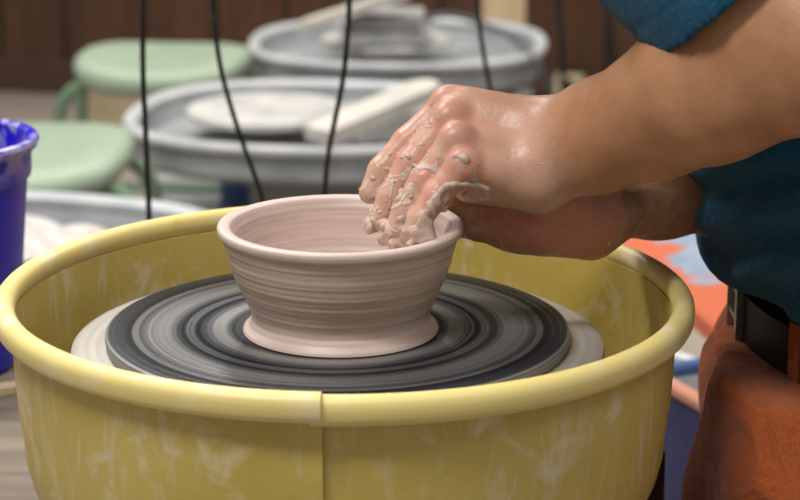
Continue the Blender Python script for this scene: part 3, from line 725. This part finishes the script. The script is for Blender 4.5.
w1 = copy_tree(w2); w1.scale = (.95,.95,1); place(w1, 398, 39, TRZ, -.05); tag(w1, 'farthest grey pottery wheel, with stacked boards in its tray', 'pottery wheel')
w3 = copy_tree(w2); place(w3, 8, 230, TRZ, -.30); w3.location.y -= .06; tag(w3, 'grey pottery wheel partly hidden behind the blue bucket and yellow pan', 'pottery wheel')
for ch in w1.children:
    if ch.name.startswith('wheel_head'): ch.location.x = -.025
for ch in w3.children:
    if ch.name.startswith('wheel_head'): ch.location.x = -.05
# plank on wheel 2: lies over the front lip and rises to the right
def plank(p0, p1, w, t, m, name='plank', rnd=True):
    p0 = Vector(p0); p1 = Vector(p1); d = (p1-p0); L = d.length; v = []; f = []; n = 8
    out = [(0,-w/2),(0,w/2)] + ([(L-w/2+w/2*math.sin(a), w/2*math.cos(a)) for a in np.linspace(0, PI, n)] if rnd else [(L,w/2),(L,-w/2)])
    k = len(out); z = [(x,y,t/2) for x,y in out]+[(x,y,-t/2) for x,y in out]
    f = [tuple(range(k))[::-1], tuple(range(k,2*k))] + [(i,(i+1)%k,(i+1)%k+k,i+k) for i in range(k)]
    o = MB().add(z, f).build(name, m, sharp=30); o.location = p0; o.rotation_euler = d.to_track_quat('X','Z').to_euler(); return o
o = plank(Pz(318,136,TRZ+.013), P(434,86,2.12)+np.array([0,0,0]), .062, .022, M_board); tag(o, 'round-ended pale plank leaning across the nearer grey tray beside the hand', 'plank')
lo = MB().box((0,0,0), (.19,.10,.05), bev=.004).build('plaster_block', M_boardside); place(lo, 404, 120, TRZ-.018, .35); tag(lo, 'grey plaster block in the tray under the round-ended plank', 'block')
# boards on wheel 1
bA = MB().box((0,0,0), (.155,.13,.028), rot=0, bev=.003).build('plaster_bat', M_boardside); place(bA, 385, 33, TRZ+.021, .12); tag(bA, 'lower grey-white slab on the farthest wheel, bottom of the stack', 'slab', 'stacked slabs on the farthest wheel')
bB = MB().box((0,0,0), (.145,.12,.026), rot=0, bev=.003).build('plaster_bat', M_boardside); bB.location = Vector(bA.location)+Vector((.0,.0,.0275)); bB.rotation_euler = (0,0,-.05); tag(bB, 'upper grey-white slab on the farthest wheel, under the slanting plank', 'slab', 'stacked slabs on the farthest wheel')
o = plank(Pz(302,26,TRZ+.042), P(412,-9,2.75), .085, .016, M_board, rnd=False); tag(o, 'pale plank slanting up over the stacked slabs on the farthest wheel', 'plank')
# cloth on wheel 3
n = 22; v = []; f = []
for i in range(n+1):
    for j in range(n+1):
        x = i/n*.19-.095; y = j/n*.15-.075; z = .008*math.sin(x*40+y*18)+.006*math.sin(y*50+1)+.012
        v.append((x, y, z))
for i in range(n):
    for j in range(n): a = i*(n+1)+j; f.append((a, a+n+1, a+n+2, a+1))
cl_ = MB().add(v, f).build('waffle_towel', M_towel); sm = cl_.modifiers.new('t', 'SOLIDIFY'); sm.thickness = .006
place(cl_, 50, 247, TRZ+.010, -.5); tag(cl_, 'crumpled pale waffle cloth on the grey wheel behind the blue bucket', 'cloth')
# =================================================================== GREEN STOOLS
def stool(w=.32, dep=.34, h=.45):
    t = empty('stool'); n = 28; v = []; f = []
    lv = [(w/2-.016,dep/2-.016,-.040),(w/2-.004,dep/2-.004,-.030),(w/2,dep/2,-.014),(w/2-.006,dep/2-.006,0),(w/2-.022,dep/2-.022,.006),(w/2-.08,dep/2-.08,-.002),(.02,.02,-.006)]
    m_ = ring_mesh(lv, 64, 3.0, cap=True)
    m_.v = [(x,y,z+h+.009*abs(x/(w/2))**2.2-.028*max(0,(-y-dep*.22)/dep)*1.6) for x,y,z in m_.v]
    m_.build('seat', M_mint, t, sharp=60)
    for sy in (-1,1):
        X_ = w/2+.02; y_ = sy*(dep/2-.07); top = h-.034; rb = .07
        arc = [(-X_+rb-rb*math.cos(t), y_, top-rb+rb*math.sin(t)) for t in np.linspace(0, PI/2, 8)]
        MB().tube([(-X_-.01,y_,0),(-X_-.002,y_,top-rb-.06)] + arc + [(0,y_,top)] + [(-x,y,z) for x,y,z in arc[::-1]] + [(X_+.002,y_,top-rb-.06),(X_+.01,y_,0)], .0125, 12).build('leg_frame', M_mintleg, t)
    MB().tube([(-w/2-.025,-dep/2+.07,h*.5),(w/2+.025,-dep/2+.07,h*.5)], .009, 10).build('crossbar', M_mintleg, t)
    MB().tube([(-w/2-.025,dep/2-.07,h*.5),(w/2+.025,dep/2-.07,h*.5)], .009, 10).build('crossbar', M_mintleg, t)
    return t
s1 = stool(); q = Pz(164,60,.455); s1.location = (q[0]-.01,q[1]+.09,0); s1.scale = (.98,.85,.985); s1.rotation_euler = (0,0,-.10); tag(s1, 'far mint green stool near the dark wall, seat fully in view', 'stool', 'mint green stools')
s2 = copy_tree(s1); q = Pz(24,146,.455); s2.location = (q[0],q[1]+.01,0); s2.rotation_euler = (0,0,.02); s2.scale = (1,1.03,1.0); tag(s2, 'nearer mint green stool cut off by the left edge behind the bucket', 'stool')
# blue crate + white basin on the floor
cr = empty('crate', tuple(Pz(290,222,0)) ); cr.location.z = 0; q = P(300,180,2.55); cr.location = (q[0]+.035,2.46,0); tag(cr, 'blue plastic crate on the floor behind the nearer grey wheel', 'crate')
m_ = MB()
for z in (.03,.10,.17,.24,.27):
    for sy in (-1,1): m_.box((0,sy*.06,z), (.32,.012,.032), bev=.002)
    for sx in (-1,1): m_.box((sx*.155,0,z), (.012,.12,.032), bev=.002)
for sx in (-1,1):
    for sy in (-1,1): m_.box((sx*.15,sy*.055,.145), (.03,.03,.29), bev=.002)
m_.box((0,0,.008), (.31,.12,.012)); m_.build('slatted_body', M_blue, cr)
o = MB().lathe([(0,0),(.07,0),(.078,.01),(.105,.12),(.112,.125),(.108,.13),(.100,.125),(.072,.014),(0,.012)], 48).build('basin', M_white); q = Pz(195,190,.12); o.location = (q[0],q[1],0); tag(o, 'small white basin on the floor beyond the green stool', 'basin')
# =================================================================== RIGHT SIDE BACKGROUND
pt = empty('low_table'); pt.location = (.60,1.13,0); pt.rotation_euler = (0,0,.2); tag(pt, 'low table painted orange with blue patches, behind the person', 'table')
MB().box((0,0,.467), (.54,.52,.026), bev=.004).build('table_top', M_splat, pt)
for x in (-.18,.18):
    for y in (-.2,.2): MB().box((x*1.2,y*1.1,.227), (.035,.035,.454), bev=.004).build('leg', M_blue, pt)
MB().box((0,-.22,.12), (.36,.02,.03)).build('rail', M_blue, pt); MB().box((0,.22,.12), (.36,.02,.03)).build('rail', M_blue, pt)
nb = empty('storage_bin'); q = Pz(648,369,.50); nb.location = (q[0],q[1],0); nb.rotation_euler = (0,0,-1.15); tag(nb, 'navy open bin with white lining and orange edge between the yellow pan and trousers', 'bin')
BL, BW = .20, .19                                  # from the back left corner towards the viewer, and to the right
m_ = MB().box((BL/2,0,.245), (BL,.008,.49)).box((BL/2,BW,.245), (BL,.008,.49)).box((0,BW/2,.245), (.008,BW,.49)).box((BL,BW/2,.245), (.008,BW,.49)).box((BL/2,BW/2,.006), (BL,BW,.012)); m_.build('bin_body', M_navy, nb)
m_ = MB().box((BL/2,.008,.27), (BL-.02,.006,.44)).box((BL/2,BW-.008,.27), (BL-.02,.006,.44)).box((.008,BW/2,.27), (.006,BW-.02,.44)).box((BL-.008,BW/2,.27), (.006,BW-.02,.44)).box((BL/2,BW/2,.36), (BL-.02,BW-.02,.006)); m_.build('white_lining', M_white, nb)
MB().box((BL/2,0,.496), (BL+.01,.016,.012), bev=.003).build('orange_edge', M_orangeedge, nb); MB().box((0,BW/2,.496), (.016,BW,.012), bev=.003).build('blue_edge', M_blue, nb)
wb = MB().lathe([(0,0),(.058,0),(.062,.004),(.070,.425),(.075,.427),(.077,.438),(.074,.444),(.068,.440),(.060,.012),(0,.010)], 64).build('pail', M_white); wb.location = (.288,.855,0); tag(wb, 'tall white open pail behind the navy bin, right of the yellow pan', 'pail')
# =================================================================== CORDS
def cord(pts, r, m, label, smooth=True, group='black cords hanging in the background'):
    o = MB().tube(bez(pts, 8) if smooth else pts, r, 8).build('power_cord', m); tag(o, label, 'cord', group); return o
def hang(pix, y, r, label, m=M_cord, floor=True):
    pts = [P(a, b, y) for a, b in pix]; t = pts[0].copy(); t[2] = 2.75; t[0] += (t[2]-pts[0][2])*.02*(1 if pix[0][0] < 300 else -1)
    vis = bez(pts, 8); pts = [t + (vis[0]-t)*u for u in np.linspace(0, .97, 12)] + vis
    e = pts[-1].copy(); e[2] = .012
    if floor: pts += [pts[-1]+(e-pts[-1])*u for u in np.linspace(.1, 1, 8)] + [e+np.array([.02,.02,0]), e+np.array([.05,.05,0]), e+np.array([.10,.08,0])]
    return cord(pts, r, m, label, smooth=False)
hang([(143,-5),(143,70),(146,140),(149,213)], .62, .0026, 'straight black cord hanging left, in front of the green stools')
hang([(213,-5),(215,30),(223,78),(240,135),(258,185),(266,215)], .66, .0024, 'kinked black cord slanting down towards the back of the clay bowl')
hang([(350,-5),(347,40),(342,85),(329,150),(324,200)], .66, .0025, 'black cord hanging between the two grey wheels left of the hand')
hang([(477,-5),(480,30),(488,78),(495,110)], 1.0, .0026, 'black cord crossing the pale pine post')
hang([(558,-5),(561,40),(563,80),(566,120)], 3.2, .007, 'dusty dark cord hanging against the panelled wall above the wrist')
hang([(605,-5),(611,40),(618,78),(622,110)], 2.9, .006, 'thin dark cord hanging on the wall beside the teal sleeve')
zz = TRZ+.012
cord([Pz(424,20,zz), Pz(440,15,zz+.01), Pz(462,17,zz+.01), Pz(486,25,zz), Pz(512,38,zz), P(533,58,2.72), P(547,82,2.72), P(551,112,2.74), P(553,190,2.78)+np.array([0,0,-.1])], .006, M_greycord, 'grey cord trailing over the lip of the farthest wheel tray', group='grey cord')
# =================================================================== LIGHT
W = bpy.data.worlds.new('world'); S.world = W; W.use_nodes = True; W.node_tree.nodes['Background'].inputs[0].default_value = (1.0,.98,.95,1); W.node_tree.nodes['Background'].inputs[1].default_value = .27
def area(name, loc, size, e, tgt=None, col=(1,.97,.92)):
    l = bpy.data.lights.new(name, 'AREA'); l.shape = 'RECTANGLE'; l.size, l.size_y = size; l.energy = e; l.color = col
    o = bpy.data.objects.new(name, l); C.objects.link(o); o.location = loc
    d = Vector(tgt or (loc[0],loc[1],0))-Vector(loc); o.rotation_euler = d.to_track_quat('-Z','Y').to_euler(); return o
area('ceiling_lamp', (-.9,.9,2.7), (1.2,.35), 60)
area('ceiling_lamp', (-.7,-1.0,2.7), (1.2,.35), 47)
area('ceiling_lamp', (1.3,-.9,2.7), (1.2,.35), 12)
area('ceiling_lamp', (-.8,3.0,2.7), (1.4,.35), 44)
area('ceiling_lamp', (1.3,2.4,2.7), (1.2,.35), 40)
S.view_settings.view_transform = 'Standard'; S.view_settings.look = 'None'; S.view_settings.exposure = -0.1; S.view_settings.gamma = 1; S.view_settings.use_curve_mapping = False
